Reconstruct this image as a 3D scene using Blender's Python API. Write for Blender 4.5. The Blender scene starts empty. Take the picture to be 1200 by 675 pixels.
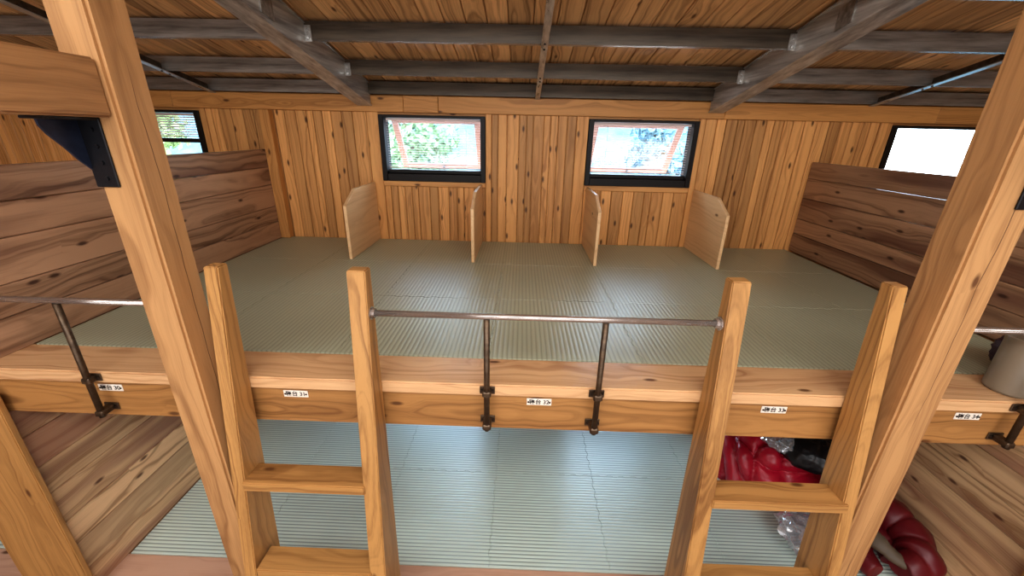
import bpy, bmesh, math, random
from mathutils import Vector, Matrix, noise
random.seed(11)
OZ = 2.70                      # eye height above the floor; all z below are written relative to the eye
CX = 0.125                     # centre of the bay
C = bpy.context.scene.collection
R = math.radians

# ------------------------------------------------------------------ mesh builder
class MB:
    def __init__(s): s.v = []; s.f = []; s.g = []; s.t = []; s.smooth = []
    def add(s, vs, fs, gs=None, tone=0.5, smooth=False):
        o = len(s.v); s.v += [Vector(v) for v in vs]
        s.f += [tuple(i + o for i in f) for f in fs]
        s.g += gs if gs else [tuple(v) for v in vs]
        s.t += [tone] * len(vs); s.smooth += [smooth] * len(fs)
    def box(s, x0, x1, y0, y1, z0, z1, axis='x', bev=0.003, tone=None, mat=None, seg=1, off=None):
        """box with small bevels; grain runs along axis; mat = extra matrix (after build)"""
        bm = bmesh.new(); bmesh.ops.create_cube(bm, size=1)
        cx, cy, cz = (x0+x1)/2, (y0+y1)/2, (z0+z1)/2
        for v in bm.verts: v.co = (cx + v.co.x*(x1-x0), cy + v.co.y*(y1-y0), cz + v.co.z*(z1-z0))
        if bev: bmesh.ops.bevel(bm, geom=bm.edges[:], offset=min(bev, .3*min(x1-x0, y1-y0, z1-z0)), segments=seg, affect='EDGES')
        bm.verts.index_update()
        ox, oy, oz = random.uniform(0, 90), random.uniform(-.12, .12), random.uniform(.0, .10)
        if off: ox, oy, oz = off
        dims = [x1-x0, y1-y0, z1-z0]; ai = 'xyz'.index(axis); oth = [i for i in range(3) if i != ai]
        oth.sort(key=lambda i: -dims[i]); cen = (cx, cy, cz)
        gs = [(v.co[ai]+ox, v.co[oth[0]]-cen[oth[0]]+oy, v.co[oth[1]]-cen[oth[1]]+oz) for v in bm.verts]
        vs = [v.co.copy() for v in bm.verts]
        if mat: vs = [mat @ v for v in vs]
        s.add(vs, [[v.index for v in f.verts] for f in bm.faces], gs, random.random() if tone is None else tone); bm.free()
    def tube(s, pts, r, n=12, cap=True, smooth=True):
        pts = [Vector(p) for p in pts]; vs = []; fs = []
        rs = r if isinstance(r, (list, tuple)) else [r]*len(pts)
        ref = None
        for i, p in enumerate(pts):
            d = (pts[min(i+1, len(pts)-1)] - pts[max(i-1, 0)]).normalized()
            if ref is None: ref = Vector((0, 0, 1)) if abs(d.z) < .9 else Vector((1, 0, 0))
            a = d.cross(ref).normalized(); b = a.cross(d).normalized(); ref = b
            for k in range(n):
                t = 2*math.pi*k/n; vs.append(p + (a*math.cos(t) + b*math.sin(t))*rs[i])
        for i in range(len(pts)-1):
            for k in range(n):
                fs.append((i*n+k, i*n+(k+1) % n, (i+1)*n+(k+1) % n, (i+1)*n+k))
        s.add(vs, fs, smooth=smooth)
        if cap:
            o = len(s.v) - len(vs)
            s.f.append(tuple(o+k for k in reversed(range(n)))); s.f.append(tuple(o+(len(pts)-1)*n+k for k in range(n))); s.smooth += [False, False]
    def prism(s, pts, vec, tone=.5, g=None):
        """extrude a planar polygon by vec"""
        n = len(pts); pts = [Vector(p) for p in pts]; vec = Vector(vec)
        vs = pts + [p+vec for p in pts]
        fs = [tuple(reversed(range(n))), tuple(range(n, 2*n))] + [(i, (i+1) % n, n+(i+1) % n, n+i) for i in range(n)]
        gs = [tuple(g(v)) for v in vs] if g else None
        s.add(vs, fs, gs, tone)
    def build(s, name, mat, parent=None, mat2=None):
        lo = Vector((min(v[i] for v in s.v) for i in range(3))); hi = Vector((max(v[i] for v in s.v) for i in range(3)))
        if parent is None: org = Vector(((lo.x+hi.x)/2, (lo.y+hi.y)/2, lo.z))
        else:
            org = Vector((0, 0, -OZ)); q = parent
            while q: org += q.location; q = q.parent
        me = bpy.data.meshes.new(name); me.from_pydata([v-org for v in s.v], [], s.f)
        a = me.attributes.new('gco', 'FLOAT_VECTOR', 'POINT')
        a.data.foreach_set('vector', [c for g in s.g for c in g])
        b = me.attributes.new('tone', 'FLOAT', 'POINT'); b.data.foreach_set('value', s.t)
        me.polygons.foreach_set('use_smooth', s.smooth)
        bm = bmesh.new(); bm.from_mesh(me); bmesh.ops.recalc_face_normals(bm, faces=bm.faces); bm.to_mesh(me); bm.free()
        me.materials.append(mat); me.update()
        o = bpy.data.objects.new(name, me); C.objects.link(o)
        if parent is None: o.location = org + Vector((0, 0, OZ))
        else: o.parent = parent
        return o

def tag(o, label, cat, group=None, kind=None):
    o['label'] = label; o['category'] = cat
    if group: o['group'] = group
    if kind: o['kind'] = kind
    return o
def structure(o): o['kind'] = 'structure'; return o
def thing(name, label, cat, loc, group=None):
    o = bpy.data.objects.new(name, None); C.objects.link(o); o.empty_display_size = .1
    o.location = (loc[0], loc[1], loc[2] + OZ); return tag(o, label, cat, group)
def copy_tree(o, delta):
    r = o.copy(); C.objects.link(r); r.location = o.location + Vector(delta)
    for ch in [c for c in bpy.data.objects if c.parent == o]:
        c = ch.copy(); C.objects.link(c); c.parent = r
        for g in [q for q in bpy.data.objects if q.parent == ch]:
            d = g.copy(); C.objects.link(d); d.parent = c
    return r

# ------------------------------------------------------------------ materials
def lin(c):
    return tuple(((x/255)/12.92 if x/255 <= .04045 else ((x/255+.055)/1.055)**2.4) for x in c) + (1,)
class NT:
    def __init__(s, name):
        s.m = bpy.data.materials.new(name); s.m.use_nodes = True; s.nt = s.m.node_tree
        s.b = s.nt.nodes['Principled BSDF']; s.out = s.nt.nodes['Material Output']
    def n(s, t, **k):
        x = s.nt.nodes.new(t)
        for a, v in k.items(): setattr(x, a, v)
        return x
    def l(s, a, b): s.nt.links.new(a, b)
    def setin(s, node, key, v):
        if hasattr(v, 'is_output') or isinstance(v, bpy.types.NodeSocket): s.l(v, node.inputs[key])
        else: node.inputs[key].default_value = v
    def math(s, op, a, b=0.0, c=None, clamp=False):
        x = s.n('ShaderNodeMath', operation=op); x.use_clamp = clamp
        s.setin(x, 0, a); s.setin(x, 1, b)
        if c is not None: s.setin(x, 2, c)
        return x.outputs[0]
    def mix(s, f, a, b, mode='MIX'):
        x = s.n('ShaderNodeMix', data_type='RGBA', blend_type=mode); x.clamp_factor = True
        s.setin(x, 0, f); s.setin(x, 6, a); s.setin(x, 7, b); return x.outputs[2]
    def ramp(s, f, lo, hi):
        x = s.n('ShaderNodeMapRange'); s.setin(x, 0, f); s.setin(x, 1, lo); s.setin(x, 2, hi); return x.outputs[0]

def wood(name, light, dark, ring=.011, contrast=.6, knots=.5, rough=.5, tonevar=.35, knotcol=(84, 48, 26), stain=None, spec=.35, crack=False):
    t = NT(name)
    at = t.n('ShaderNodeAttribute', attribute_name='gco'); to = t.n('ShaderNodeAttribute', attribute_name='tone')
    sp = t.n('ShaderNodeSeparateXYZ'); t.l(at.outputs['Vector'], sp.inputs[0])
    X, Y, Z = sp.outputs
    def vec(sx, sy, sz):
        m = t.n('ShaderNodeVectorMath', operation='MULTIPLY'); t.l(at.outputs['Vector'], m.inputs[0]); m.inputs[1].default_value = (sx, sy, sz); return m.outputs[0]
    def nz(v, scale, det=2, w=None):
        x = t.n('ShaderNodeTexNoise'); t.l(v, x.inputs['Vector']); x.inputs['Scale'].default_value = scale; x.inputs['Detail'].default_value = det; return x.outputs[0]
    # knots
    vo = t.n('ShaderNodeTexVoronoi', feature='F1', voronoi_dimensions='2D'); t.l(vec(3.2, 8.5, 5), vo.inputs['Vector']); vo.inputs['Scale'].default_value = 1.0
    rk = t.n('ShaderNodeSeparateColor'); t.l(vo.outputs['Color'], rk.inputs[0])
    has = t.math('LESS_THAN', rk.outputs[0], knots)
    kd = vo.outputs['Distance']
    kn = t.math('MULTIPLY', t.math('SUBTRACT', 1.0, t.ramp(kd, .045, .11), clamp=True), has, clamp=True)
    swirl = t.math('MULTIPLY', t.math('SUBTRACT', 1.0, t.ramp(kd, .04, .42), clamp=True), has)
    # growth rings around a pith lying outside the board
    y2 = t.math('POWER', Y, 2.0); z2 = t.math('POWER', Z, 2.0)
    rad = t.math('SQRT', t.math('ADD', y2, z2))
    wob = nz(vec(1.3, 3.0, 3.0), 1.0, 3)
    rr = t.math('ADD', rad, t.math('MULTIPLY', wob, .13))
    rr = t.math('ADD', rr, t.math('MULTIPLY', swirl, .018))
    cv = t.n('ShaderNodeCombineXYZ'); t.l(t.math('MULTIPLY', rr, 1/ring), cv.inputs[0]); t.l(t.math('MULTIPLY', X, .35), cv.inputs[1])
    ln = t.n('ShaderNodeTexNoise', noise_dimensions='2D'); t.l(cv.outputs[0], ln.inputs['Vector']); ln.inputs['Scale'].default_value = .9; ln.inputs['Detail'].default_value = 2.5; ln.inputs['Roughness'].default_value = .6
    lines = t.math('POWER', t.ramp(ln.outputs[0], .36, .70), 1.6)
    fine = nz(vec(6, 260, 260), 1.0, 2)
    broad = nz(vec(.8, 14, 14), 1.0, 2)
    f = t.math('MULTIPLY', lines, contrast)
    f = t.math('ADD', f, t.math('MULTIPLY', t.math('SUBTRACT', fine, .5), .55))
    f = t.math('ADD', f, t.math('MULTIPLY', t.math('SUBTRACT', broad, .5), .9*contrast + .35), clamp=True)
    col = t.mix(f, lin(light), lin(dark))
    if stain:
        s1 = t.ramp(nz(vec(.55, 5.5, 5), 1.0, 2), .50, .62)
        col = t.mix(t.math('MULTIPLY', s1, .75), col, lin(stain))
    tv = t.math('MULTIPLY_ADD', to.outputs['Fac'], tonevar, 1-tonevar*.5)
    col = t.mix(1.0, col, tv, 'MULTIPLY')
    col = t.mix(t.math('MULTIPLY', kn, .88), col, lin(knotcol))
    if crack:
        cw = nz(vec(2.2, 0, 0), 1.0, 3); cp = t.math('ABSOLUTE', t.math('SUBTRACT', t.math('SUBTRACT', Y, .008), t.math('MULTIPLY', t.math('SUBTRACT', cw, .5), .045)))
        wd = t.math('MULTIPLY', t.ramp(nz(vec(1.1, 3, 3), 1.0, 1), .38, .55), .0016)
        cr = t.math('MULTIPLY', t.math('LESS_THAN', cp, wd), .75)
        col = t.mix(cr, col, lin((60, 34, 20)))
    t.l(col, t.b.inputs['Base Color'])
    t.b.inputs['Roughness'].default_value = rough; t.b.inputs['Specular IOR Level'].default_value = spec
    bp = t.n('ShaderNodeBump'); bp.inputs['Strength'].default_value = .18; bp.inputs['Distance'].default_value = .002
    t.l(t.math('SUBTRACT', fine, t.math('MULTIPLY', lines, .5)), bp.inputs['Height']); t.l(bp.outputs[0], t.b.inputs['Normal'])
    return t.m

def plain(name, col, rough=.5, metal=0., var=.15, scale=12, spec=.5, bump=0.):
    t = NT(name); tc = t.n('ShaderNodeTexCoord'); nz = t.n('ShaderNodeTexNoise'); t.l(tc.outputs['Object'], nz.inputs['Vector'])
    nz.inputs['Scale'].default_value = scale; nz.inputs['Detail'].default_value = 4
    c = lin(col); d = tuple(x*(1-var*2) for x in c[:3]) + (1,)
    t.l(t.mix(nz.outputs[0], d, tuple(min(1, x*(1+var)) for x in c[:3]) + (1,)), t.b.inputs['Base Color'])
    t.b.inputs['Roughness'].default_value = rough; t.b.inputs['Metallic'].default_value = metal; t.b.inputs['Specular IOR Level'].default_value = spec
    if bump:
        bp = t.n('ShaderNodeBump'); bp.inputs['Strength'].default_value = bump; bp.inputs['Distance'].default_value = .004
        t.l(nz.outputs[0], bp.inputs['Height']); t.l(bp.outputs[0], t.b.inputs['Normal'])
    return t.m

def steel(name, a, b, rough=.4, metal=.7, sc=(1, 14, 14)):
    t = NT(name); tc = t.n('ShaderNodeTexCoord'); m = t.n('ShaderNodeMapping'); t.l(tc.outputs['Object'], m.inputs[0]); m.inputs['Scale'].default_value = sc
    nz = t.n('ShaderNodeTexNoise'); t.l(m.outputs[0], nz.inputs['Vector']); nz.inputs['Scale'].default_value = 2.2; nz.inputs['Detail'].default_value = 6; nz.inputs['Roughness'].default_value = .65
    t.l(t.mix(t.ramp(nz.outputs[0], .35, .65), lin(a), lin(b)), t.b.inputs['Base Color'])
    t.b.inputs['Metallic'].default_value = metal
    t.l(t.math('MULTIPLY_ADD', nz.outputs[0], .3, rough-.15), t.b.inputs['Roughness'])
    return t.m

def matmat(name, col, groove_shade, axis, rough=.42, prof=.6, bst=.5):
    """ribbed foam mat: ribs as bump across axis, groove shade added in the colour"""
    t = NT(name); geo = t.n('ShaderNodeTexCoord'); sp = t.n('ShaderNodeSeparateXYZ'); t.l(geo.outputs['Object'], sp.inputs[0])
    a = sp.outputs[0 if axis == 'x' else 1]
    s = t.math('SINE', t.math('MULTIPLY', a, 2*math.pi/.02194))
    h = t.math('POWER', t.math('MULTIPLY_ADD', s, .5, .5), prof)
    nz = t.n('ShaderNodeTexNoise'); t.l(geo.outputs['Object'], nz.inputs['Vector']); nz.inputs['Scale'].default_value = 3; nz.inputs['Detail'].default_value = 3
    c = t.mix(t.ramp(h, .0, .75), lin(groove_shade), lin(col))  # shade of the rib grooves mixed into the colour
    c = t.mix(t.math('MULTIPLY', nz.outputs[0], .25), c, lin(tuple(x*.75 for x in col)))
    t.l(c, t.b.inputs['Base Color'])
    bp = t.n('ShaderNodeBump'); bp.inputs['Strength'].default_value = bst; bp.inputs['Distance'].default_value = .003
    n2 = t.n('ShaderNodeTexNoise'); t.l(geo.outputs['Object'], n2.inputs['Vector']); n2.inputs['Scale'].default_value = 260
    t.l(t.math('ADD', h, t.math('MULTIPLY', n2.outputs[0], .12)), bp.inputs['Height']); t.l(bp.outputs[0], t.b.inputs['Normal'])
    t.b.inputs['Roughness'].default_value = rough; t.b.inputs['Specular IOR Level'].default_value = .9
    return t.m

M = {}
M['post'] = wood('post_timber', (186, 142, 96), (120, 80, 48), .016, .6, .3, .5, .1, crack=True)
M['tie'] = wood('tie_timber', (172, 128, 84), (106, 70, 44), .016, .7, .3, .5, .1)
M['ladder'] = wood('ladder_timber', (184, 138, 84), (118, 78, 42), .013, .65, .3, .42, .12)
M['beam'] = wood('beam_timber', (168, 122, 72), (104, 66, 34), .012, .65, .3, .5, .12)
M['edge'] = wood('edge_timber', (212, 170, 126), (160, 114, 78), .012, .6, .15, .26, .1, spec=.8)
M['wall'] = wood('wall_boards', (212, 156, 96), (140, 86, 42), .014, .55, .45, .5, .6, knotcol=(62, 30, 12))
M['fascia'] = wood('fascia_board', (200, 144, 84), (136, 86, 42), .012, .5, .3, .5, .15)
M['ceil'] = wood('ceiling_boards', (218, 170, 120), (126, 86, 52), .014, .65, .35, .6, .45)
M['part'] = wood('partition_planks', (178, 140, 110), (102, 72, 52), .019, .75, .3, .36, .3, stain=(106, 70, 56), knotcol=(56, 28, 20))
M['partlow'] = wood('lower_partition_planks', (218, 182, 140), (144, 104, 70), .019, .75, .35, .42, .35, stain=(136, 90, 72), knotcol=(80, 44, 30))
M['divider'] = wood('divider_plywood', (226, 188, 142), (184, 138, 94), .02, .4, .15, .36, .1)
M['board'] = wood('front_board', (204, 162, 136), (164, 120, 96), .014, .5, .1, .5, .15)
M['floorw'] = wood('floor_boards', (150, 112, 78), (110, 76, 48), .014, .5, .3, .55, .3)
M['steel'] = steel('weathered_steel', (112, 106, 100), (164, 158, 150), .42, .55)
M['steely'] = steel('weathered_steel_rafter', (124, 120, 116), (200, 196, 190), .34, .3, (14, .8, 14))
M['steeld'] = steel('shade_dark_steel', (62, 52, 42), (96, 84, 70), .45, .4)  # steel darkened in colour for the shade on the unlit middle-bay webs
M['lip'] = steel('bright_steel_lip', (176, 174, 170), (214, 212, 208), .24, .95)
M['lipy'] = steel('bright_steel_bar', (140, 138, 134), (200, 198, 194), .3, .5, (14, 1, 14))
M['rail'] = steel('rail_pipe', (150, 138, 130), (204, 196, 190), .24, .75)
M['railpost'] = steel('rail_post_pipe', (70, 56, 44), (104, 86, 68), .42, .7)
M['black'] = plain('black_iron', (30, 30, 34), .38, .3, .2, 40, bump=.25)
M['blackblue'] = plain('black_iron_sheen', (52, 60, 82), .33, .4, .2, 40, bump=.2)
M['frame'] = plain('window_frame_brown', (26, 21, 19), .45, .1, .12, 12, .3)
M['sash'] = plain('sash_frame', (160, 122, 112), .5, .0, .06)
M['slat'] = plain('blind_slat', (216, 196, 190), .5, 0, .04)
M['handle'] = plain('handle_grey', (110, 110, 116), .35, .6, .1)
M['plate'] = plain('plate_white', (232, 222, 208), .4, 0, .04)
M['ink'] = plain('plate_ink', (38, 30, 28), .6, 0, .02)
M['dot'] = plain('screw_dark', (60, 46, 38), .4, .5, .1)
M['mat_u'] = matmat('mat_upper', (176, 178, 152), (146, 148, 124), 'x', .34, .7, .32)
M['mat_l'] = matmat('mat_lower', (218, 230, 218), (84, 104, 100), 'y', .28, .42, .45)
M['cyl'] = plain('cloudy_plastic', (134, 120, 102), .35, 0, .08)
M['purple'] = plain('dark_purple_nylon', (58, 26, 44), .5, 0, .2)
M['red'] = plain('red_nylon', (176, 22, 48), .33, 0, .2, 7, .6, bump=.5)
M['shadered'] = plain('shaded_red_nylon', (100, 16, 24), .45, 0, .25, 7, .5, bump=.5)  # red nylon with the coiled bag's shade put into its colour
M['olive'] = plain('olive_lining', (92, 78, 62), .6, 0, .2, 9, bump=.4)
M['blackbag'] = plain('black_nylon', (24, 22, 24), .35, 0, .3, 9, .5, bump=.5)
M['pinkcloth'] = plain('pinkish_paper', (200, 160, 148), .6, 0, .2, 9)
M['hazehill'] = plain('hazy_hillside_ground', (84, 112, 118), .9, 0, .5, 2.5)  # ground tinted blue, distance haze put into its colour
for nm, c in (('leafA', (128, 158, 116)), ('leafB', (108, 146, 158)), ('leafC', (150, 170, 104))): M[nm] = plain(nm, c, .7, 0, .4, 2)  # the bluish leaf has light-blue haze put into its colour
M['bark'] = plain('bark', (92, 74, 60), .9, 0, .3, 6)
def glassmat():
    t = NT('window_glass'); t.nt.nodes.remove(t.b)
    tr = t.n('ShaderNodeBsdfTransparent'); tr.inputs[0].default_value = (.9, .95, .97, 1)
    gl = t.n('ShaderNodeBsdfGlossy'); gl.inputs['Roughness'].default_value = .03
    fr = t.n('ShaderNodeFresnel'); fr.inputs[0].default_value = 1.45
    mx = t.n('ShaderNodeMixShader'); t.l(fr.outputs[0], mx.inputs[0]); t.l(tr.outputs[0], mx.inputs[1]); t.l(gl.outputs[0], mx.inputs[2]); t.l(mx.outputs[0], t.out.inputs[0]); return t.m
def plasticmat():
    t = NT('clear_plastic'); t.nt.nodes.remove(t.b)
    tr = t.n('ShaderNodeBsdfTransparent'); tr.inputs[0].default_value = (.93, .93, .95, 1)
    gl = t.n('ShaderNodeBsdfGlossy'); gl.inputs['Roughness'].default_value = .12; gl.inputs[0].default_value = (1, 1, 1, 1)
    df = t.n('ShaderNodeBsdfDiffuse'); df.inputs[0].default_value = (.8, .82, .86, 1)
    lw = t.n('ShaderNodeLayerWeight'); lw.inputs[0].default_value = .45
    a = t.n('ShaderNodeMixShader'); a.inputs[0].default_value = .3; t.l(tr.outputs[0], a.inputs[1]); t.l(df.outputs[0], a.inputs[2])
    mx = t.n('ShaderNodeMixShader'); t.l(t.math('MULTIPLY_ADD', lw.outputs['Facing'], .55, .08), mx.inputs[0]); t.l(a.outputs[0], mx.inputs[1]); t.l(gl.outputs[0], mx.inputs[2]); t.l(mx.outputs[0], t.out.inputs[0]); return t.m
M['glass'] = glassmat(); M['plastic'] = plasticmat()

# ------------------------------------------------------------------ key sizes (relative to the eye)
WY = 3.60; XL, XR = -2.17, 2.42
ZU, ZLOW = -.927, -2.275           # mat tops
MT = .02                           # mat thickness
RL, RR = -4.9, 5.15                # room side walls
BACK = -2.7
TA = math.tan(R(12))
def roofz(y, z0): return z0 + (WY - y)*TA

# ------------------------------------------------------------------ setting
b = MB(); y = BACK - .1
while y < WY + .2: b.box(RL, RR, y, y+.148, -OZ-.03, -OZ, 'x', .001); y += .15
structure(b.build('floor', M['floorw']))

wins = [(-1.205, -.316), (.5375, 1.437), (-3.62, -2.71), (2.985, 3.88)]
WZ0, WZ1 = -.406, .125
lwins = [(-1.205, -.316), (.5375, 1.437), (-3.62, -2.71), (2.985, 3.88)]; LZ0, LZ1 = -1.80, -1.05
b = MB()
# solid core behind the boards, with openings
ys0, ys1 = 3.615, 3.74
def core(z0, z1, holes):
    xs = sorted(holes); x = RL
    for (a, c) in xs: b.box(x, a, ys0, ys1, z0, z1, 'x', 0, .2); x = c
    b.box(x, RR, ys0, ys1, z0, z1, 'x', 0, .2)
core(-OZ, LZ0, []); core(LZ0, LZ1, lwins); core(LZ1, WZ0, []); core(WZ0, WZ1, wins); core(WZ1, .42, [])
def boards(x0, x1, z0, z1, first=None):
    x = x0
    while x < x1 - .004:
        w = random.choice([.062, .075, .088, .1, .055, .092])
        if x1 - (x + w) < .045: w = x1 - x
        b.box(x+.0025, x+w-.0025, WY, ys0, z0, z1, 'z', .004, random.random()); x += w
def wallrow(z0, z1, zs, ws, ztop, sill):
    # boards over solid stretches, trims beside the windows, boards under the sills
    xs = sorted(ws); x = RL
    for (a, c) in xs + [(RR, RR)]:
        e = a - .1 if a < RR else RR
        boards(x, e, z0, z1)
        if a < RR:
            b.box(e+.002, a-.002, WY-.004, ys0, z0, z1, 'z', .003, random.uniform(.4, .8))
            b.box(c+.002, c+.048, WY-.004, ys0, z0, z1, 'z', .003, random.uniform(.4, .8))
            boards(a, c, z0, zs-.045)
            b.box(a, c, WY-.006, ys0, zs-.043, zs, 'x', .003, .45)
            x = c + .05
wallrow(ZU-.06, .144, WZ0, wins, WZ1, True)
wallrow(-OZ, ZU-.07, LZ0, lwins, LZ1, True)
for (a, c) in lwins: boards(a, c, LZ1, ZU-.07)
structure(b.build('wall_back', M['wall']))
b = MB(); xs = [RL, -2.9, -.985, -.78+.08, 1.62, 3.3, RR]
for i in range(len(xs)-1): b.box(xs[i]+.001, xs[i+1]-.001, WY-.022, ys0, .144, .268, 'x', .003)
structure(b.build('trim_1', M['fascia']))
for nm, x0, x1 in (('wall_left', RL-.12, RL), ('wall_right', RR, RR+.12)):
    b = MB(); y = BACK
    while y < WY + .1: b.box(x0, x1, y+.001, y+.098, -OZ, 1.75, 'z', .003); y += .1
    structure(b.build(nm, M['wall']))
b = MB(); x = RL
while x < RR: b.box(x+.001, min(x+.098, RR), BACK-.1, BACK, -OZ, 1.75, 'z', .003); x += .1
structure(b.build('wall_front', M['wall']))
# ceiling boards running down the slope
b = MB(); x = RL - .1
ang = -math.atan(TA)
while x < RR + .1:
    w = random.choice([.12, .13, .14]); L = (WY + .2 - BACK + .1)/math.cos(ang)
    m = Matrix.Translation((0, WY+.15, roofz(WY+.15, .372))) @ Matrix.Rotation(ang, 4, 'X')
    cut = random.uniform(1.2, 2.2)
    b.box(x+.0025, x+w-.0025, -L, 0, 0, .018, 'y', .004, None, m); x += w
b.box(RL-.1, RR+.1, -L, 0, .018, .05, 'y', 0, .2, m)
structure(b.build('ceiling', M['ceil']))

# ------------------------------------------------------------------ roof steel
def slope_bar(b, x0, x1, ya, yb, z0, h, tone=.5):
    """bar along the slope: bottom face on plane z0 (at the wall), height h"""
    pts = [(x0, ya, roofz(ya, z0)), (x0, yb, roofz(yb, z0)), (x0, yb, roofz(yb, z0)+h), (x0, ya, roofz(ya, z0)+h)]
    b.prism(pts, (x1-x0, 0, 0))
def rafter(xc, label, grp=None):
    t = thing('steel_rafter', label, 'beam', (xc, WY-.03, .19), grp)
    ya, yb = BACK+.02, WY-.028; z0 = .182; H = .168; w = .056
    b = MB(); slope_bar(b, xc-w-.004, xc+w+.004, ya, yb, z0, .008); b.build('bottom_flange', M['steely'], t)
    for q in (-1, 1):
        b = MB(); slope_bar(b, *sorted((xc+q*(w-.012), xc+q*(w-.004))), ya, yb, z0+.008, H-.016); b.build('web', M['steely'], t)
    b = MB(); slope_bar(b, xc-w-.004, xc+w+.004, ya, yb, z0+H-.008, .008); b.build('top_flange', M['steely'], t)
    for s in (-1, 1):
        for yy in (3.13, 2.61, 2.09):
            b = MB(); slope_bar(b, *sorted((xc+s*(w-.004), xc+s*(w+.034))), yy-.010, yy-.004, z0+.068, .08)
            b.build('clip', M['steely'], t)
            for k in (0, 1):
                b = MB(); z = roofz(yy, z0) + .085 + k*.04; b.tube([(xc+s*(w+.016), yy-.018, z), (xc+s*(w+.016), yy-.008, z)], .008, 6, smooth=False)
                b.build('bolt', M['lip'], t)
    s = 1 if xc < 0 else -1
    b = MB(); slope_bar(b, *sorted((xc+s*(w-.004), xc+s*(w+.002))), 2.20, 2.30, z0+.03, .10); b.build('splice_plate', M['steel'], t)
    return t
rafter(-1.30, 'big grey steel roof beam above the left middle window, sloping down to the wall')
rafter(1.54, 'big grey steel roof beam above the right middle window, sloping down to the wall')
rafter(-4.14, 'grey steel roof beam at the far left end of the roof')
rafter(4.38, 'grey steel roof beam at the far right end of the roof')
rows = [(3.545, 'resting just above the wall board'), (3.13, 'second up from the wall'), (2.61, 'third up from the wall'), (2.09, 'fourth up from the wall')]
bays = [(-1.247, 1.487, 'middle bay'), (-4.087, -1.353, 'left bay'), (1.593, 4.327, 'right bay')]
for (x0, x1, bl) in bays:
    for (yy, rl) in rows:
        z0 = .262; t = thing('steel_purlin', 'grey steel channel across the %s of the roof, %s' % (bl, rl), 'beam', ((x0+x1)/2, yy, roofz(yy, z0)), 'roof channels between the big beams')
        z = roofz(yy, z0); z2 = z + .092
        b = MB(); b.box(x0, x1, yy-.0025, yy+.0025, z, z2, 'x', 0); b.build('web', M['steeld'] if bl[0] == 'm' else M['steel'], t)  # middle-bay webs take the steel with shade in its colour
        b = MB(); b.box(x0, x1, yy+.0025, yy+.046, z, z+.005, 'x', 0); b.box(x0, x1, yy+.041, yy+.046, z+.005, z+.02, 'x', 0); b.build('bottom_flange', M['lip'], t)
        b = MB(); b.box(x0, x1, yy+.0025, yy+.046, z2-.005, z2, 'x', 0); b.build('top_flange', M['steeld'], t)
for xb, w, lb in ((.105, .019, 'narrow grey steel brace bar running down the middle of the roof'), (-2.53, .02, 'narrow grey steel brace bar running down the left side of the roof'), (2.745, .02, 'narrow grey steel brace bar running down the right side of the roof')):
    t = thing('brace_bar', lb, 'beam', (xb, WY-.03, .24), 'brace bars under the roof channels')
    b = MB(); slope_bar(b, xb-w, xb+w, BACK+.05, WY-.03, .252, .006); b.build('bottom_flange', M['lipy'], t)
    s = -1 if xb > 1 else 1
    b = MB(); slope_bar(b, *sorted((xb-s*w, xb-s*w+s*.005)), BACK+.05, WY-.03, .258, .004 if xb == .105 else .05); b.build('web', M['steeld'], t)
    for yy in (3.10, 3.165, 2.58, 2.65):
        b = MB(); z = roofz(yy, .252); b.tube([(xb, yy, z-.006), (xb, yy, z+.002)], .006, 6, smooth=False)
        b.build('bolt', M['black'], t)

# ------------------------------------------------------------------ windows
def window(n, x0, x1, z0, z1, kind):
    t = bpy.data.objects.new('window_%d' % n, None); C.objects.link(t); t.location = ((x0+x1)/2, 3.66, z0+OZ); structure(t)
    ya, yb = 3.582, 3.72; sw = .042; bt = .093; tp = .02
    b = MB()
    b.box(x0, x0+sw, ya, yb, z0, z1, 'z', .003); b.box(x1-sw, x1, ya, yb, z0, z1, 'z', .003)
    b.box(x0+sw, x1-sw, ya, yb, z1-tp, z1, 'x', .003)
    b.box(x0+sw, x1-sw, ya+.004, yb, z0, z0+bt-.03, 'x', .003); b.box(x0+sw, x1-sw, 3.63, yb, z0+bt-.03, z0+bt, 'x', .003)
    if kind == 'bar': b.box(x0+sw, x1-sw, 3.62, 3.70, z0+.275, z0+.31, 'x', .003)
    b.build('window_frame', M['frame'], t)
    if kind in ('sash',):
        ix0, ix1 = x0+.06, x1-.06; Lh = (z1-tp-.01) - (z0+bt) + .12
        m = Matrix.Translation((0, 3.735, z1-tp-.012)) @ Matrix.Rotation(R(36), 4, 'X')
        b = MB(); w = .052
        b.box(ix0, ix0+w, 0, .025, -Lh, 0, 'z', .003, None, m); b.box(ix1-w, ix1, 0, .025, -Lh, 0, 'z', .003, None, m)
        b.box(ix0+w, ix1-w, 0, .025, -w*.7, 0, 'x', .003, None, m); b.box(ix0+w, ix1-w, 0, .025, -Lh, -Lh+w, 'x', .003, None, m)
        sh = b.build('sash', M['sash'], t)
        g = MB(); g.add([m @ Vector(p) for p in ((ix0+w, .012, -Lh+w), (ix1-w, .012, -Lh+w), (ix1-w, .012, -w*.7), (ix0+w, .012, -w*.7))], [(0, 1, 2, 3)]); g.build('pane', M['glass'], sh)
        g = MB(); xc = (x0+x1)/2 + .01; g.box(xc-.008, xc+.008, -.02, 0, -Lh+.01, -Lh+.045, 'z', .003, None, m); g.box(xc-.045, xc+.045, -.03, -.018, -Lh+.02, -Lh+.033, 'x', .003, None, m)
        g.build('latch', M['handle'], sh)
    else:
        g = MB(); g.add([(x0+sw, 3.69, z0+bt-.01), (x1-sw, 3.69, z0+bt-.01), (x1-sw, 3.69, z1-tp), (x0+sw, 3.69, z1-tp)], [(0, 1, 2, 3)]); g.build('pane', M['glass'], t)
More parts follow.
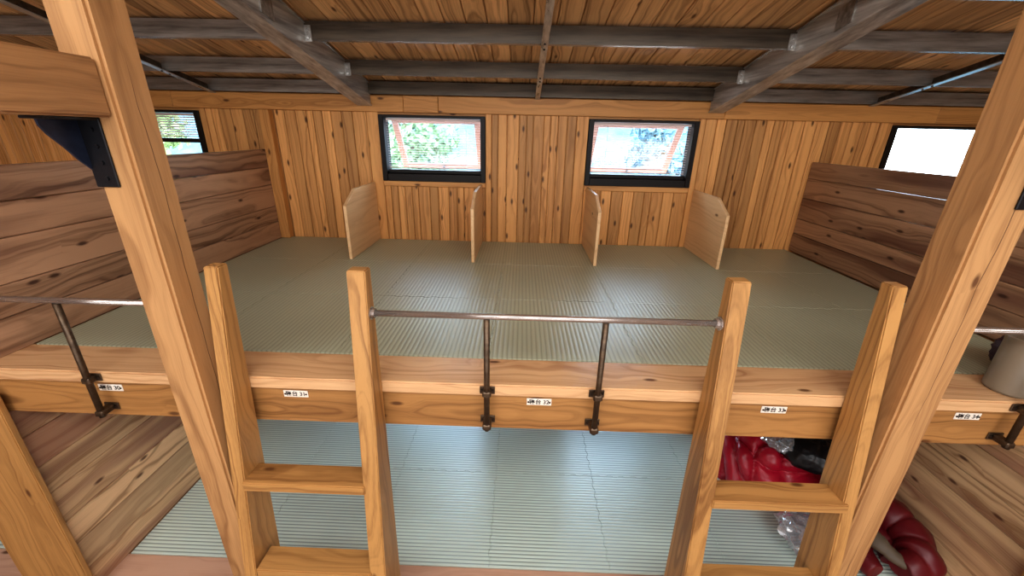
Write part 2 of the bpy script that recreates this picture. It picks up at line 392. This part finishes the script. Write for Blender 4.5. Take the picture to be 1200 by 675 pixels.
kinds = ['sash', 'sash', 'bar', 'plain']
for i, (a, c) in enumerate(wins): window(i+1, a, c, WZ0, WZ1, kinds[i])
for i, (a, c) in enumerate(lwins): window(i+5, a, c, LZ0, LZ1, 'plain')
def blind(x0, x1, label, tilt, zb=-.30):
    t = thing('venetian_blind', label, 'blind', ((x0+x1)/2, 3.645, zb), 'blinds in the upper windows')
    xa, xb = x0+.047, x1-.047
    b = MB(); b.box(xa, xb, 3.632, 3.658, .082, .102, 'x', .002); b.build('headrail', M['slat'], t)
    b = MB(); z = .072
    while z > zb + .012:
        m = Matrix.Translation((0, 3.645, z)) @ Matrix.Rotation(R(tilt), 4, 'X'); b.box(xa, xb, -.0075, .0075, -.0006, .0006, 'x', 0, None, m); z -= .0195
    b.build('slats', M['slat'], t)
    b = MB(); b.box(xa, xb, 3.638, 3.652, zb, zb+.008, 'x', .002); b.build('bottom_rail', M['slat'], t)
    for x in (xa+.12, xb-.12):
        b = MB(); b.tube([(x, 3.636, .085), (x, 3.636, zb)], .0012, 5); b.build('lift_cord', M['slat'], t)
blind(*wins[0], 'venetian blind with open slats in the left middle window', 3)
blind(*wins[1], 'venetian blind with open slats in the right middle window', 3)
blind(*wins[2], 'venetian blind with closed slats in the far left window, half hidden by the partition', 42, -.085)

# ------------------------------------------------------------------ platforms
t = thing('sleeping_platform', 'upper wooden sleeping deck with a thick pale front plank over a darker beam', 'platform', (CX, 1.5, -1.155))
b = MB(); b.box(RL+.004, RR-.004, 1.346, 1.548, -.980, ZU, 'x', .006, .6, seg=2); b.build('edge_plank', M['edge'], t)
b = MB(); b.box(RL+.004, RR-.004, 1.368, 1.49, -1.155, -.981, 'x', .005, .5, seg=2); b.build('front_beam', M['beam'], t)
b = MB(); y = 1.55
while y < 3.58: b.box(RL+.004, RR-.004, y, min(y+.2, 3.592)-.002, -.975, ZU-MT, 'x', .002); y += .2
b.build('deck_boards', M['beam'], t)
b = MB()
for x in [RL+.3+k*.91 for k in range(11)]: b.box(x, x+.045, 1.492, 3.590, -1.08, -.977, 'y', .002)
b.build('joists', M['beam'], t)
t = thing('sleeping_platform', 'lower wooden sleeping deck with a pinkish front board', 'platform', (CX, 1.5, -OZ))
b = MB(); b.box(RL+.004, RR-.004, 1.346, 1.548, -2.335, ZLOW, 'x', .005, .5, seg=2); b.build('edge_plank', M['board'], t)
b = MB(); b.box(RL+.004, RR-.004, 1.36, 1.40, -OZ+.001, -2.336, 'x', .004, .5); b.build('front_panel', M['beam'], t)
b = MB(); y = 1.55
while y < 3.58: b.box(RL+.004, RR-.004, y, min(y+.2, 3.592)-.002, -2.335, ZLOW-MT, 'x', .002); y += .2
b.build('deck_boards', M['beam'], t)

# ------------------------------------------------------------------ mats with jigsaw edges
P = .68; NT_ = 16
def edge_wave(u):      # sideways offset of the shared seam at fraction index
    return 0
def mat_outline(w, d, cl, cr, cf, cb):
    """outline from (0,0) to (w,d); c* = straight side?"""
    a = .0045
    def seam(p0, p1, nrm, straight):
        if straight: return [Vector(p0)]
        p0 = Vector(p0); p1 = Vector(p1); L = (p1-p0).length; e = (p1-p0)/L; n_ = Vector(nrm)*a; M0 = .022
        k = max(1, round((L-2*M0)/P*NT_)); st = (L-2*M0)/k; out = [p0]
        for i in range(k):
            sg = 1 if i % 2 == 0 else -1; q = p0 + e*(M0 + st*i)
            out += [q + e*st*.2 + n_*sg, q + e*st*.8 + n_*sg]
        return out
    pts = seam((0, 0), (w, 0), (0, 1), cf) + seam((w, 0), (w, d), (1, 0), cr)
    back = seam((0, d), (w, d), (0, 1), cb); pts += [Vector((w, d))] + list(reversed(back))[:-1]
    left = seam((0, 0), (0, d), (1, 0), cl); pts += [Vector((0, d))] + list(reversed(left))[:-1]
    res = []
    for p in pts:
        if not res or (p-res[-1]).length > 1e-5: res.append(p)
    return res
def make_mat(x0, y0, w, d, ztop, mat, label, grp, cl, cr, cf, cb):
    pts = mat_outline(w, d, cl, cr, cf, cb)
    bm = bmesh.new(); vs = [bm.verts.new((p.x, p.y, 0)) for p in pts]; f = bm.faces.new(vs)
    r = bmesh.ops.extrude_face_region(bm, geom=[f]); top = [g for g in r['geom'] if isinstance(g, bmesh.types.BMVert)]
    for v in top: v.co.z += MT-.0045
    tf = [g for g in r['geom'] if isinstance(g, bmesh.types.BMFace)][0]
    bmesh.ops.inset_region(bm, faces=[tf], thickness=.0018, depth=.0040)
    bmesh.ops.recalc_face_normals(bm, faces=bm.faces)
    me = bpy.data.meshes.new('foam_mat'); bm.to_mesh(me); bm.free(); me.materials.append(mat)
    o = bpy.data.objects.new('foam_mat', me); C.objects.link(o); o.location = (x0, y0, ztop-MT+.0005+OZ)
    return tag(o, label, 'mat', grp)
rown = ['front row', 'middle row', 'back row']; coln = ['leftmost', 'second from the left', 'third from the left', 'fourth from the left', 'fifth from the left', 'sixth from the left', 'rightmost narrow strip']
for (zt, mt, lv, hue) in ((ZU, M['mat_u'], 'upper', 'olive green'), (ZLOW, M['mat_l'], 'lower', 'grey green')):
    for j in range(3):
        for i in range(7):
            x0 = -2.165 + i*P; w = min(P, XR-.03 - x0) if i == 6 else P; y0 = 1.551 + j*P; d = P if j < 2 else WY-.008-y0
            x1 = x0 + w
            make_mat(x0, y0, w-.0004, d-.0004, zt, mt, '%s ribbed foam mat on the %s deck, %s, %s' % (hue, lv, rown[j], coln[i]), 'foam mats on the %s deck' % lv, i == 0, i == 6, j == 0, j == 2)
for (zt, mt, lv) in ((ZU, M['mat_u'], 'upper'), (ZLOW, M['mat_l'], 'lower')):
    make_mat(RL+.02, 1.551, XL-.05-RL-.02, 2.04, zt, mt, 'ribbed foam mat on the %s deck beyond the left partition' % lv, None, True, True, True, True)
    make_mat(XR+.045, 1.551, RR-.02-XR-.045, 2.04, zt, mt, 'ribbed foam mat on the %s deck beyond the right partition' % lv, None, True, True, True, True)

# ------------------------------------------------------------------ partitions
def partition(xf, side, z0, z1, n, label, mat, y0=1.40):
    """plank partition; xf = face towards the middle, side = direction of its thickness"""
    t = thing('plank_partition', label, 'partition', (xf+side*.02, 2.5, z0))
    b = MB(); xa, xb = sorted((xf, xf+side*.036)); h = (z1-z0)/n; zz = [z0]
    for k in range(1, n): zz.append(z0 + k*h + random.uniform(-.02, .02))
    zz.append(z1)
    for k in range(n): b.box(xa, xb, y0, WY-.009, zz[k]+(.0015 if k else 0), zz[k+1]-.0015, 'y', .003)
    b.build('planks', mat, t)
    return t
tpl = partition(XL, -1, ZU-.0, -.166, 5, 'left brown plank partition standing on the upper deck', M['part'], 1.36)
partition(XR, 1, ZU-.0, -.170, 5, 'right brown plank partition standing on the upper deck', M['part'], 1.36)
partition(XL, -1, ZLOW, -1.158, 7, 'left plank partition under the upper deck, pale and grained', M['partlow'], 1.36)
partition(XR, 1, ZLOW, -1.158, 7, 'right plank partition under the upper deck, beside the red bedding', M['partlow'], 1.36)
for x0, x1, z0, z1, nm, lb in ((XL+.001, XL+.085, ZU+.001, .143, 'corner_batten', 'upright timber batten in the corner where the left upper partition meets the wall'),
                       ):
    b = MB(); b.box(x0, x1, 3.53, 3.597, z0, z1, 'z', .004, .6); tag(b.build(nm, M['fascia']), lb, 'batten')
for xa, lb in ((XL+.043-.34, 'broad upright end board closing the front of the left lower partition'), (XR-.043, 'broad upright end board closing the front of the right lower partition')):
    b = MB(); b.box(xa, xa+.34, 1.318, 1.3445, -OZ+.001, -1.035, 'z', .004, .4, seg=2); tag(b.build('end_board', M['ladder']), lb, 'board')

# low head dividers on the upper deck
for i, (x, lb) in enumerate(((-1.292, 'low plywood head divider with a clipped corner, left of the left middle window'), (-.356, 'plywood head divider with a clipped corner, under the right edge of left middle window'),
              (.57, 'plywood head divider with a clipped corner, under the left edge of right middle window'), (1.492, 'low plywood head divider with a clipped corner, right of the right middle window'))):
    prof = [(2.935, ZU+.001), (3.592, ZU+.001), (3.592, -.421), (3.13, -.421), (2.935, -.522)]
    o = (random.uniform(0, 50), random.uniform(-.1, .1), random.uniform(0, .1))
    b = MB(); b.prism([(x-.012, p[0], p[1]) for p in prof], (.024, 0, 0), .5, lambda v: (v.y+o[0], v.z+.7+o[1], v.x-x+o[2]))
    ob = b.build('head_divider', M['divider']); tag(ob, lb, 'divider', 'head dividers along the back wall')
    md = ob.modifiers.new('bevel', 'BEVEL'); md.width = .003; md.segments = 2

# ------------------------------------------------------------------ posts and cross beams
for x0, x1, lb, bl in ((-1.265, -1.143, 'tall square timber post left of the left ladder', 'horizontal timber tie beam running from the left post towards the viewer'), (1.351, 1.487, 'tall square timber post right of the right ladder', 'horizontal timber tie beam running from the right post towards the viewer')):
    t = thing('timber_post', lb, 'post', ((x0+x1)/2, 1.27, -OZ))
    b = MB(); b.box(x0, x1, 1.21, 1.342, -OZ+.001, roofz(1.342, .180), 'z', .009, .5, seg=2, off=(12.3 if x0 < 0 else 31.7, .0, .05)); b.build('shaft', M['post'], t)
    s = 1 if x0 < 0 else -1; bx0, bx1 = (x0+.003, x1-.018) if s == 1 else (x0+.018, x1-.003)
    b = MB(); b.box(bx0, bx1, BACK+.003, 1.209, .018, .168, 'y', .006, .35, seg=2); tag(b.build('tie_beam', M['tie']), bl, 'beam', 'tie beams on the posts')
    # black iron bracket
    t = thing('corner_bracket', 'black iron knee bracket joining the %s post and its tie beam' % ('left' if s == 1 else 'right'), 'bracket', ((x0+x1)/2, 1.2, -.175), 'iron brackets on the posts')
    e = x0 - .004 if s == 1 else x1 + .004
    pa, pb = sorted((e, e + s*.068))
    b = MB(); b.box(pa, pb, 1.202, 1.2099, -.175, .017, 'z', .002); b.build('post_plate', M['black'], t)
    b = MB(); b.box(pa, pb, 1.065, 1.202, .010, .0179, 'y', .002); b.build('beam_plate', M['black'], t)
    b = MB(); prof = [(1.202, .010), (1.100, .010), (1.102, -.006), (1.115, -.028), (1.145, -.060), (1.172, -.095), (1.202, -.125)]
    b.prism([(e, p[0], p[1]) for p in prof], (s*.006, 0, 0)); b.build('gusset', M['blackblue'], t)
    for k in range(4):
        b = MB(); b.tube([(e+s*.042, 1.197, -.15+.045*k), (e+s*.042, 1.203, -.15+.045*k)], .006, 6, smooth=False)
        b.build('bolt', M['black'], t)

# ------------------------------------------------------------------ ladders
LEAN = 6.6
def ladder(x0, x1, outer, label):
    t = thing('bunk_ladder', label, 'ladder', ((x0+x1)/2, 1.05, -OZ), 'ladders to the upper deck')
    tl = math.tan(R(LEAN)); yf = lambda z: 1.245 + (z-ZU)*tl; yb = lambda z: 1.3435 + (z-ZU)*.03 if z < ZU else 1.3435
    zt, zb = -.452, -OZ+.002
    for side in (-1, 1):
        isout = side == outer; w = .052 if isout else .066
        xe = x0 if side < 0 else x1; a, c = sorted((xe, xe-side*w)); o = (random.uniform(0, 50), random.uniform(-.1, .1), random.uniform(.0, .1))
        b = MB(); vs = []
        bm = bmesh.new(); bmesh.ops.create_cube(bm, size=1)
        for v in bm.verts:
            z = zt if v.co.z > 0 else zb; x = c if v.co.x > 0 else a
            if isout: x += side*.040*max(0, (zt-z))/1.2
            v.co = (x, yf(z) if v.co.y < 0 else (yb(z) if z < -1 else yf(z)+.052), z)
        # keep the back edge straight down to the deck edge
        bmesh.ops.bisect_plane(bm, geom=bm.verts[:]+bm.edges[:]+bm.faces[:], plane_co=(0, 0, ZU), plane_no=(0, 0, 1))
        for v in bm.verts:
            if abs(v.co.z-ZU) < 1e-4 and v.co.y > 1.28: v.co.y = 1.3435
        bmesh.ops.bevel(bm, geom=[e for e in bm.edges if abs((e.verts[0].co-e.verts[1].co).normalized().z) > .8 or max(e.verts[0].co.z, e.verts[1].co.z) > zt-.01], offset=.004, segments=2, affect='EDGES')
        bm.verts.index_update()
        b.add([v.co.copy() for v in bm.verts], [[v.index for v in f.verts] for f in bm.faces], [(v.co.z+o[0], v.co.x-xe+o[1], v.co.y-1.25+o[2]) for v in bm.verts], .55); bm.free()
        b.build('stile', M['ladder'], t)
    for zz in (-1.316, -1.745, -2.17):
        y0 = yf(zz); ra, rc = x0+.058, x1-.058
        if outer < 0: ra = x0+.018
        else: rc = x1-.006
        b = MB(); b.box(ra, rc, y0-.012, y0+.098, zz-.043, zz, 'x', .004, .5, seg=2)
        b.build('rung', M['ladder'], t)
    return t
ladder(-1.095, -.530, -1, 'left wooden ladder leaning on the upper deck beside the left post')
ladder(.722, 1.309, 1, 'right wooden ladder leaning on the upper deck beside the right post')

# ------------------------------------------------------------------ guard rails
def rail(xa, xb, posts, label, zr=-.617, ends=(True, True)):
    t = thing('guard_rail', label, 'railing', ((xa+xb)/2, 1.318, -1.155)); yy = 1.318
    b = MB(); b.tube([(xa, yy, zr), ((xa+xb)/2, yy, zr), (xb, yy, zr)], .0115, 14); b.build('top_rail', M['rail'], t)
    for x in posts:
        b = MB(); b.tube([(x, yy, zr-.01), (x, yy, -1.122)], .0115, 12); b.build('post', M['railpost'], t)
        for z, yw in ((-.948, 1.3455), (-1.104, 1.3675)):
            b = MB(); b.box(x-.030, x+.030, yw-.006, yw-.0005, z-.017, z+.017, 'x', .003); b.box(x-.017, x+.017, yy-.014, yw-.006, z-.013, z+.013, 'x', .005)
            c = b.build('clamp', M['railpost'], t)
            for s in (-1, 1):
                b = MB(); b.tube([(x+s*.023, yw-.006, z), (x+s*.023, yw-.012, z)], .0055, 6, smooth=False)
                b.build('bolt', M['dot'], c)
    for x, on, s in ((xa, ends[0], 1), (xb, ends[1], -1)):
        if on:
            b = MB(); b.tube([(x, yy, zr), (x+s*.018, yy, zr)], .018, 12, smooth=False); b.tube([(x, yy, zr-.0), (x+s*.005, yy, zr)], .026, 12, smooth=False); b.build('end_flange', M['rail'], t)
rail(-.534, .721, [-.113, .317], 'middle steel pipe guard rail between the two ladders', ends=(True, True))
rail(-2.13, -1.266, [-1.695], 'left steel pipe guard rail beyond the left post', -.605, (False, False))
rail(1.488, 2.38, [1.945], 'right steel pipe guard rail beyond the right post', -.612, (False, False))

# ------------------------------------------------------------------ number plates
def lettering(txt, size):
    cu = bpy.data.curves.new('txt', 'FONT'); cu.body = txt; cu.size = size; cu.align_x = 'CENTER'; cu.align_y = 'CENTER'; cu.extrude = .0003; cu.offset = .0004
    o = bpy.data.objects.new('txt', cu); C.objects.link(o); dg = bpy.context.evaluated_depsgraph_get()
    me = bpy.data.meshes.new_from_object(o.evaluated_get(dg)); bpy.data.objects.remove(o); return me
for x, num, lb in ((-.90, '31', 'small white number plate on the deck beam between the stiles of the left ladder'), (.095, '32', 'small white number plate on the deck beam between the two rail posts'), (1.037, '33', 'small white number plate on the deck beam between the stiles of the right ladder'),
              (-1.672, '30', 'small white number plate on the deck beam left of the left post'), (1.80, '34', 'small white number plate on the deck beam right of the right post')):
    t = thing('number_plate', lb, 'sign', (x, 1.366, -1.03), 'number plates along the deck beam')
    tl = -.015 if x > -.5 else -.01
    b = MB(); b.box(x-.050, x+.050, 1.364, 1.3675, -1.029, -.998, 'x', .002); b.build('plate', M['plate'], t)
    me = lettering('寝台 %s' % num, .025); me.materials.append(M['ink'])
    o = bpy.data.objects.new('lettering', me); C.objects.link(o); o.parent = t; o.location = (0, -.0026, .0165); o.rotation_euler = (R(90), 0, 0)
    for s in (-1, 1):
        b = MB(); b.tube([(x+s*.043, 1.3625, -1.014), (x+s*.043, 1.364, -1.014)], .0042, 8, smooth=False); b.build('screw', M['dot'], t)

# ------------------------------------------------------------------ bedding on the lower deck
def blob(cx, cy, z0, rx, ry, rz, cu, cv, amp, seed, power=2.6, nu=96, nv=48, squash=.35, crease=.012):
    """puffy quilted bundle resting on z0"""
    b = MB(); vs = []; fs = []
    for j in range(nv+1):
        ph = -math.pi/2 + math.pi*j/nv
        for i in range(nu):
            th = 2*math.pi*i/nu
            c, s_, q = math.cos(th), math.sin(th), math.sin(ph); cp = math.cos(ph)
            f = lambda v: math.copysign(abs(v)**(2/power), v)
            d = Vector((f(c)*f(cp), f(s_)*f(cp), f(q)))
            n1 = noise.noise(Vector((d.x*1.3+seed, d.y*1.3, d.z*1.3)))
            a = abs(math.sin(cu*th/2 + n1*.9)); e = abs(math.sin(cv*(ph+math.pi/2)/1.0 + n1*1.2)) if cv else 1
            puff = (min(a, 1)*min(e, 1))**.42
            wr = noise.noise(Vector((d.x*9+seed, d.y*9, d.z*9)))*crease
            k = 1 - amp + amp*puff + n1*.12
            p = Vector((d.x*rx*k, d.y*ry*k, d.z*rz*k)); p += d*wr
            p.z = max(p.z + rz*.93, 0.0) if p.z + rz*.93 > 0 else 0
            vs.append((cx+p.x, cy+p.y, z0+p.z))
    for j in range(nv):
        for i in range(nu):
            fs.append((j*nu+i, j*nu+(i+1) % nu, (j+1)*nu+(i+1) % nu, (j+1)*nu+i))
    b.add(vs, fs, smooth=True); return b
def quilt_heap(cx, cy, z0, rx, ry, h, cell, amp, seed, rot=.2, nu=150, nv=90):
    b = MB(); vs = []; fs = []; pw = 3.6
    f = lambda v: math.copysign(abs(v)**(2/pw), v)
    for j in range(nv+1):
        ph = math.pi/2*j/nv
        for i in range(nu):
            th = 2*math.pi*i/nu
            d = Vector((f(math.cos(th))*f(math.cos(ph)), f(math.sin(th))*f(math.cos(ph)), f(math.sin(ph))))
            p = Vector((d.x*rx, d.y*ry, d.z*h)); nrm = Vector((d.x**3/rx, d.y**3/ry, d.z**3/h)).normalized()
            q = p + Vector((seed, 0, 0)); w1 = noise.noise(q*4)*.2; w2 = noise.noise(q*4+Vector((0, 9, 0)))*.2
            u = (p.x*math.cos(rot)+p.y*math.sin(rot))/cell + w1; v = (p.y*math.cos(rot)-p.x*math.sin(rot)-p.z)/(cell*1.15) + w2 + .3
            puff = (abs(math.sin(math.pi*u))*abs(math.sin(math.pi*v)))**.38
            edge = 1-min(1, min(abs(math.sin(math.pi*u)), abs(math.sin(math.pi*v)))*3)
            wr = noise.noise(q*32)*.007*(.4+edge) + noise.noise(q*3)*.03
            p += nrm*(amp*puff - amp + wr); p.z = max(0, p.z)
            vs.append((cx+p.x, cy+p.y, z0+p.z))
    for j in range(nv):
        for i in range(nu): fs.append((j*nu+i, j*nu+(i+1) % nu, (j+1)*nu+(i+1) % nu, (j+1)*nu+i))
    fs.append(tuple(reversed(range(nu))))
    b.add(vs, fs, smooth=True); return b
b = quilt_heap(1.92, 2.36, ZLOW+.001, .47, .31, .40, .185, .085, 3.1)
tag(b.build('sleeping_bag', M['red']), 'bright red puffy quilted sleeping bag in a heap behind the right ladder', 'sleeping bag', 'red bedding on the lower deck')
b = blob(1.97, 2.12, -1.985, .21, .16, .105, 3, 1, .14, 8.4, 2.4, 64, 32)
tag(b.build('stuff_sack', M['blackbag']), 'black crumpled stuff sack lying on the bright red sleeping bag', 'bag')
def crumple(cx, cy, z0, rx, ry, rz, seed, sc=.024, fr=3.2):
    b = MB(); bm = bmesh.new(); bmesh.ops.create_icosphere(bm, subdivisions=4, radius=1)
    for v in bm.verts:
        d = v.co.normalized(); q = d*fr + Vector((seed, 0, 0))
        k = 1 + .18*noise.noise(d*2+Vector((seed, 3, 0))) + (abs(noise.noise(q))*2 - .5)*sc*8 + abs(noise.noise(q*2.3))*sc*5
        v.co = Vector((cx+d.x*rx*k, cy+d.y*ry*k, max(z0+.0015, z0+rz*.95+d.z*rz*k)))
    bm.verts.index_update(); b.add([v.co.copy() for v in bm.verts], [[v.index for v in f.verts] for f in bm.faces], smooth=False); bm.free(); return b
t = thing('plastic_bag', 'crumpled clear plastic bag lying over the black sack on the red sleeping bag', 'plastic bag', (1.90, 2.14, -1.90))
b = crumple(1.78, 2.19, -1.92, .10, .10, .06, 2.2); b.build('film', M['plastic'], t)
b = crumple(2.19, 2.24, -1.87, .08, .08, .06, 5.2); b.build('wrapper', M['pinkcloth'], t)
t = thing('plastic_bag', 'crumpled clear plastic bag on the lower mat under the rungs of the right ladder', 'plastic bag', (1.78, 1.77, ZLOW))
b = crumple(1.76, 1.74, ZLOW, .15, .17, .11, 9.3); b.build('film', M['plastic'], t)
b = crumple(1.80, 1.74, ZLOW+.004, .075, .08, .05, 4.3); b.build('wrapped_contents', M['pinkcloth'], t)
b = crumple(1.80, 1.86, ZLOW+.004, .07, .06, .06, 6.3); b.build('red_contents', M['shadered'], t)

def fat_tube(path, rads, n=28, puffs=0, amp=.12, seed=0.):
    pts = []; rs = []
    K = len(path)-1; S = 14
    for k in range(K):
        p0 = Vector(path[max(k-1, 0)]); p1 = Vector(path[k]); p2 = Vector(path[k+1]); p3 = Vector(path[min(k+2, K)])
        for s in range(S):
            u = s/S
            q = .5*((2*p1) + (-p0+p2)*u + (2*p0-5*p1+4*p2-p3)*u*u + (-p0+3*p1-3*p2+p3)*u**3)
            pts.append(q); rs.append(rads[k]*(1-u)+rads[k+1]*u)
    pts.append(Vector(path[-1])); rs.append(rads[-1])
    if puffs:
        N = len(pts)
        rs = [r*(1-amp+amp*abs(math.sin(math.pi*puffs*i/N))**.45) for i, r in enumerate(rs)]
    b = MB(); b.tube(pts, rs, n)
    for i, v in enumerate(b.v):
        b.v[i] = v + Vector((noise.noise(v*9+Vector((seed, 0, 0))), noise.noise(v*9+Vector((0, seed, 4))), noise.noise(v*9+Vector((7, 0, seed)))))*.018
        if b.v[i].z < ZLOW+.002: b.v[i].z = ZLOW+.002
    return b
t = thing('sleeping_bag', 'shade-darkened red sleeping bag coiled with its olive lining showing, beside the right lower partition', 'sleeping bag', (2.17, 1.72, ZLOW), 'red bedding on the lower deck')
cz = ZLOW+.125
ring = [(1.93, 1.60, cz-.01), (1.90, 1.74, cz), (1.98, 1.90, cz+.02), (2.12, 1.965, cz+.03), (2.255, 1.88, cz+.03), (2.30, 1.73, cz+.02), (2.24, 1.60, cz), (2.12, 1.56, cz-.01)]
b = fat_tube(ring, [.07, .10, .115, .122, .115, .112, .105, .06], 28, 9, .14, 1.1); b.build('shell', M['shadered'], t)
b = fat_tube([(2.00, 1.56, cz-.05), (1.99, 1.70, cz-.04), (2.10, 1.80, cz-.04), (2.20, 1.74, cz-.05), (2.16, 1.64, cz-.06)], [.05, .07, .08, .07, .05], 20, 4, .1, 2.1); b.build('inner_fold', M['shadered'], t)
b = fat_tube([(2.035, 1.86, cz+.055), (2.015, 1.77, cz+.07), (2.045, 1.68, cz+.05), (2.09, 1.60, cz+.03), (2.16, 1.56, cz+.0)], [.035, .058, .048, .04, .03], 18, 3, .1, 5.1); b.build('lining', M['olive'], t)
b = fat_tube([(1.84, 1.68, cz-.03), (1.83, 1.60, cz-.03), (1.87, 1.56, cz-.05)], [.035, .045, .03], 16, 2, .1, 6.1); b.build('lining_end', M['olive'], t)

# things at the right end of the upper deck edge
b = MB(); pts = []; rs = []
for z, r in ((0, .066), (.004, .07), (.012, .071), (.10, .070), (.20, .069), (.222, .070), (.226, .073), (.232, .073), (.236, .069), (.2361, .062), (.225, .060)):
    pts.append((1.985, 1.432, ZU+.001+z)); rs.append(r)
b.tube(pts, rs, 32); tag(b.build('canister', M['cyl']), 'cloudy olive grey canister standing on the upper deck edge at the far right', 'canister')
b = blob(2.17, 1.56, ZU+.002, .095, .10, .09, 4, 1, .12, 1.7, 2.2, 40, 24)
tag(b.build('stuff_sack', M['purple']), 'dark purple stuff sack behind the grey canister on the upper deck', 'bag')

# ------------------------------------------------------------------ outside
b = MB(); vs = []; fs = []; NX, NY = 60, 30
for j in range(NY+1):
    for i in range(NX+1):
        x = -22 + 44*i/NX; yy = 5.0 + 18*j/NY
        z = -2.75 + max(0, yy-6)*.42*max(0, min(1, (9-x)/3)) + noise.noise(Vector((x*.3, yy*.3, 1)))*.5
        vs.append((x, yy, z))
for j in range(NY):
    for i in range(NX): fs.append((j*(NX+1)+i, j*(NX+1)+i+1, (j+1)*(NX+1)+i+1, (j+1)*(NX+1)+i))
b.add(vs, fs, smooth=True); structure(b.build('ground_outside', M['hazehill']))
def tree(x, yy, h, rad, leaf, label, seed):
    rnd = random.Random(seed); gz = -2.75 + max(0, yy-6)*.42 - .3
    t = thing('tree', label, 'tree', (x, yy, gz), 'trees outside the windows')
    b = MB(); b.tube([(x, yy, gz), (x+.08, yy, gz+h*.4), (x-.05, yy+.05, gz+h*.85)], [.13, .09, .04], 8)
    for k in range(7):
        a = rnd.uniform(0, 6.28); z = gz+h*rnd.uniform(.3, .7); b.tube([(x, yy, z), (x+math.cos(a)*rad*.6, yy+math.sin(a)*rad*.6, z+rad*.5)], [.04, .012], 5)
    b.build('trunk', M['bark'], t)
    b = MB(); cl = [(Vector((rnd.uniform(-1, 1)*rad, rnd.uniform(-1, 1)*rad, h*rnd.uniform(.30, 1.0)))) for _ in range(26)]
    for k in range(3400):
        c = rnd.choice(cl); d = Vector([max(-1.6, min(1.6, rnd.gauss(0, 1))) for _ in range(3)])*rad*.24
        p = Vector((x, yy, gz)) + c + d; s = rnd.uniform(.05, .11)
        u = Vector((rnd.gauss(0, 1), rnd.gauss(0, 1), rnd.gauss(0, 1))).normalized(); w = u.orthogonal().normalized()
        b.add([p-u*s, p+w*s*.5, p+u*s, p-w*s*.5], [(0, 1, 2, 3)])
    b.build('foliage', M[leaf], t)
TR = [(-5.2, 10.5, 4.6, .75, 'leafB', 'bluish green tree outside, seen at the left of the left middle window'), (-2.2, 8.0, 4.2, .75, 'leafA', 'mid green tree outside, filling the left middle window'), (.3, 10.2, 4.6, .75, 'leafB', 'bluish green tree outside, between the two middle windows'),
      (2.6, 8.0, 4.2, .75, 'leafB', 'bluish green tree outside, filling the right middle window'), (5.4, 10.4, 4.4, .75, 'leafC', 'yellow green tree outside, at the right of the right middle window'), (-7.8, 8.6, 4.6, .75, 'leafC', 'yellow green tree outside the far left window')]
for i, a in enumerate(TR): tree(*a, seed=i+5)

# ------------------------------------------------------------------ light
w = bpy.data.worlds.new('World'); bpy.context.scene.world = w; w.use_nodes = True; nt = w.node_tree
bg = nt.nodes['Background']; tc = nt.nodes.new('ShaderNodeTexCoord'); sp = nt.nodes.new('ShaderNodeSeparateXYZ'); nt.links.new(tc.outputs['Generated'], sp.inputs[0])
mr = nt.nodes.new('ShaderNodeMapRange'); nt.links.new(sp.outputs[2], mr.inputs[0]); mr.inputs[1].default_value = -.1; mr.inputs[2].default_value = .6
mx = nt.nodes.new('ShaderNodeMix'); mx.data_type = 'RGBA'; nt.links.new(mr.outputs[0], mx.inputs[0]); mx.inputs[6].default_value = (.92, .97, 1, 1); mx.inputs[7].default_value = (.5, .72, 1, 1)
nt.links.new(mx.outputs[2], bg.inputs[0]); bg.inputs[1].default_value = 14.0
sun = bpy.data.lights.new('sun', 'SUN'); sun.energy = 4; sun.angle = R(1); sun.color = (1, .95, .85)
so = bpy.data.objects.new('sun', sun); C.objects.link(so); so.rotation_euler = (R(38), R(20), 0); so.location = (0, 3, 8)
def area(name, loc, rot, sx, sy, power, col=(1, 1, 1), portal=False):
    l = bpy.data.lights.new(name, 'AREA'); l.shape = 'RECTANGLE'; l.size = sx; l.size_y = sy; l.energy = power; l.color = col
    if portal: l.cycles.is_portal = True
    o = bpy.data.objects.new(name, l); C.objects.link(o); o.location = (loc[0], loc[1], loc[2]+OZ); o.rotation_euler = rot
for (a, c) in wins: area('portal', ((a+c)/2, 3.76, (WZ0+WZ1)/2), (R(-90), 0, 0), c-a, WZ1-WZ0, 1, portal=True)
for (a, c) in lwins: area('portal', ((a+c)/2, 3.76, (LZ0+LZ1)/2), (R(-90), 0, 0), c-a, LZ1-LZ0, 1, portal=True)
area('fill_upper', (CX, BACK+.15, .45), (R(80), 0, 0), 6.5, 1.2, 28, (.92, .97, 1))  # added fill behind the camera, standing in for unseen opposite windows
area('fill_lower', (CX, BACK+.15, -1.5), (R(92), 0, 0), 6.5, 1.2, 85, (.92, .97, 1))  # added fill at lower-deck height behind the camera, no real fixture
area('fill_roof', (CX, -.55, 1.10), (R(24), 0, 0), 5.0, 1.3, 165, (.95, .98, 1))  # added overhead fill in place of an unseen skylight or high windows

# ------------------------------------------------------------------ camera
cam = bpy.data.cameras.new('camera'); cam.sensor_width = 36; cam.lens = 472.91/1200*36; cam.clip_start = .02
co = bpy.data.objects.new('camera', cam); C.objects.link(co)
p, r, yw = R(20.942), R(1.285), R(-1.0446)
fw = Vector((math.sin(yw)*math.cos(p), math.cos(yw)*math.cos(p), -math.sin(p))); rt0 = Vector((math.cos(yw), -math.sin(yw), 0)); up0 = rt0.cross(fw)
rt = rt0*math.cos(r) + up0*math.sin(r); up = -rt0*math.sin(r) + up0*math.cos(r)
mw = Matrix((rt, up, -fw)).transposed().to_4x4(); mw.translation = (0, 0, OZ); co.matrix_world = mw
sc = bpy.context.scene; sc.camera = co
sc.view_settings.view_transform = 'Standard'; sc.view_settings.look = 'Medium High Contrast'; sc.view_settings.exposure = 0.12
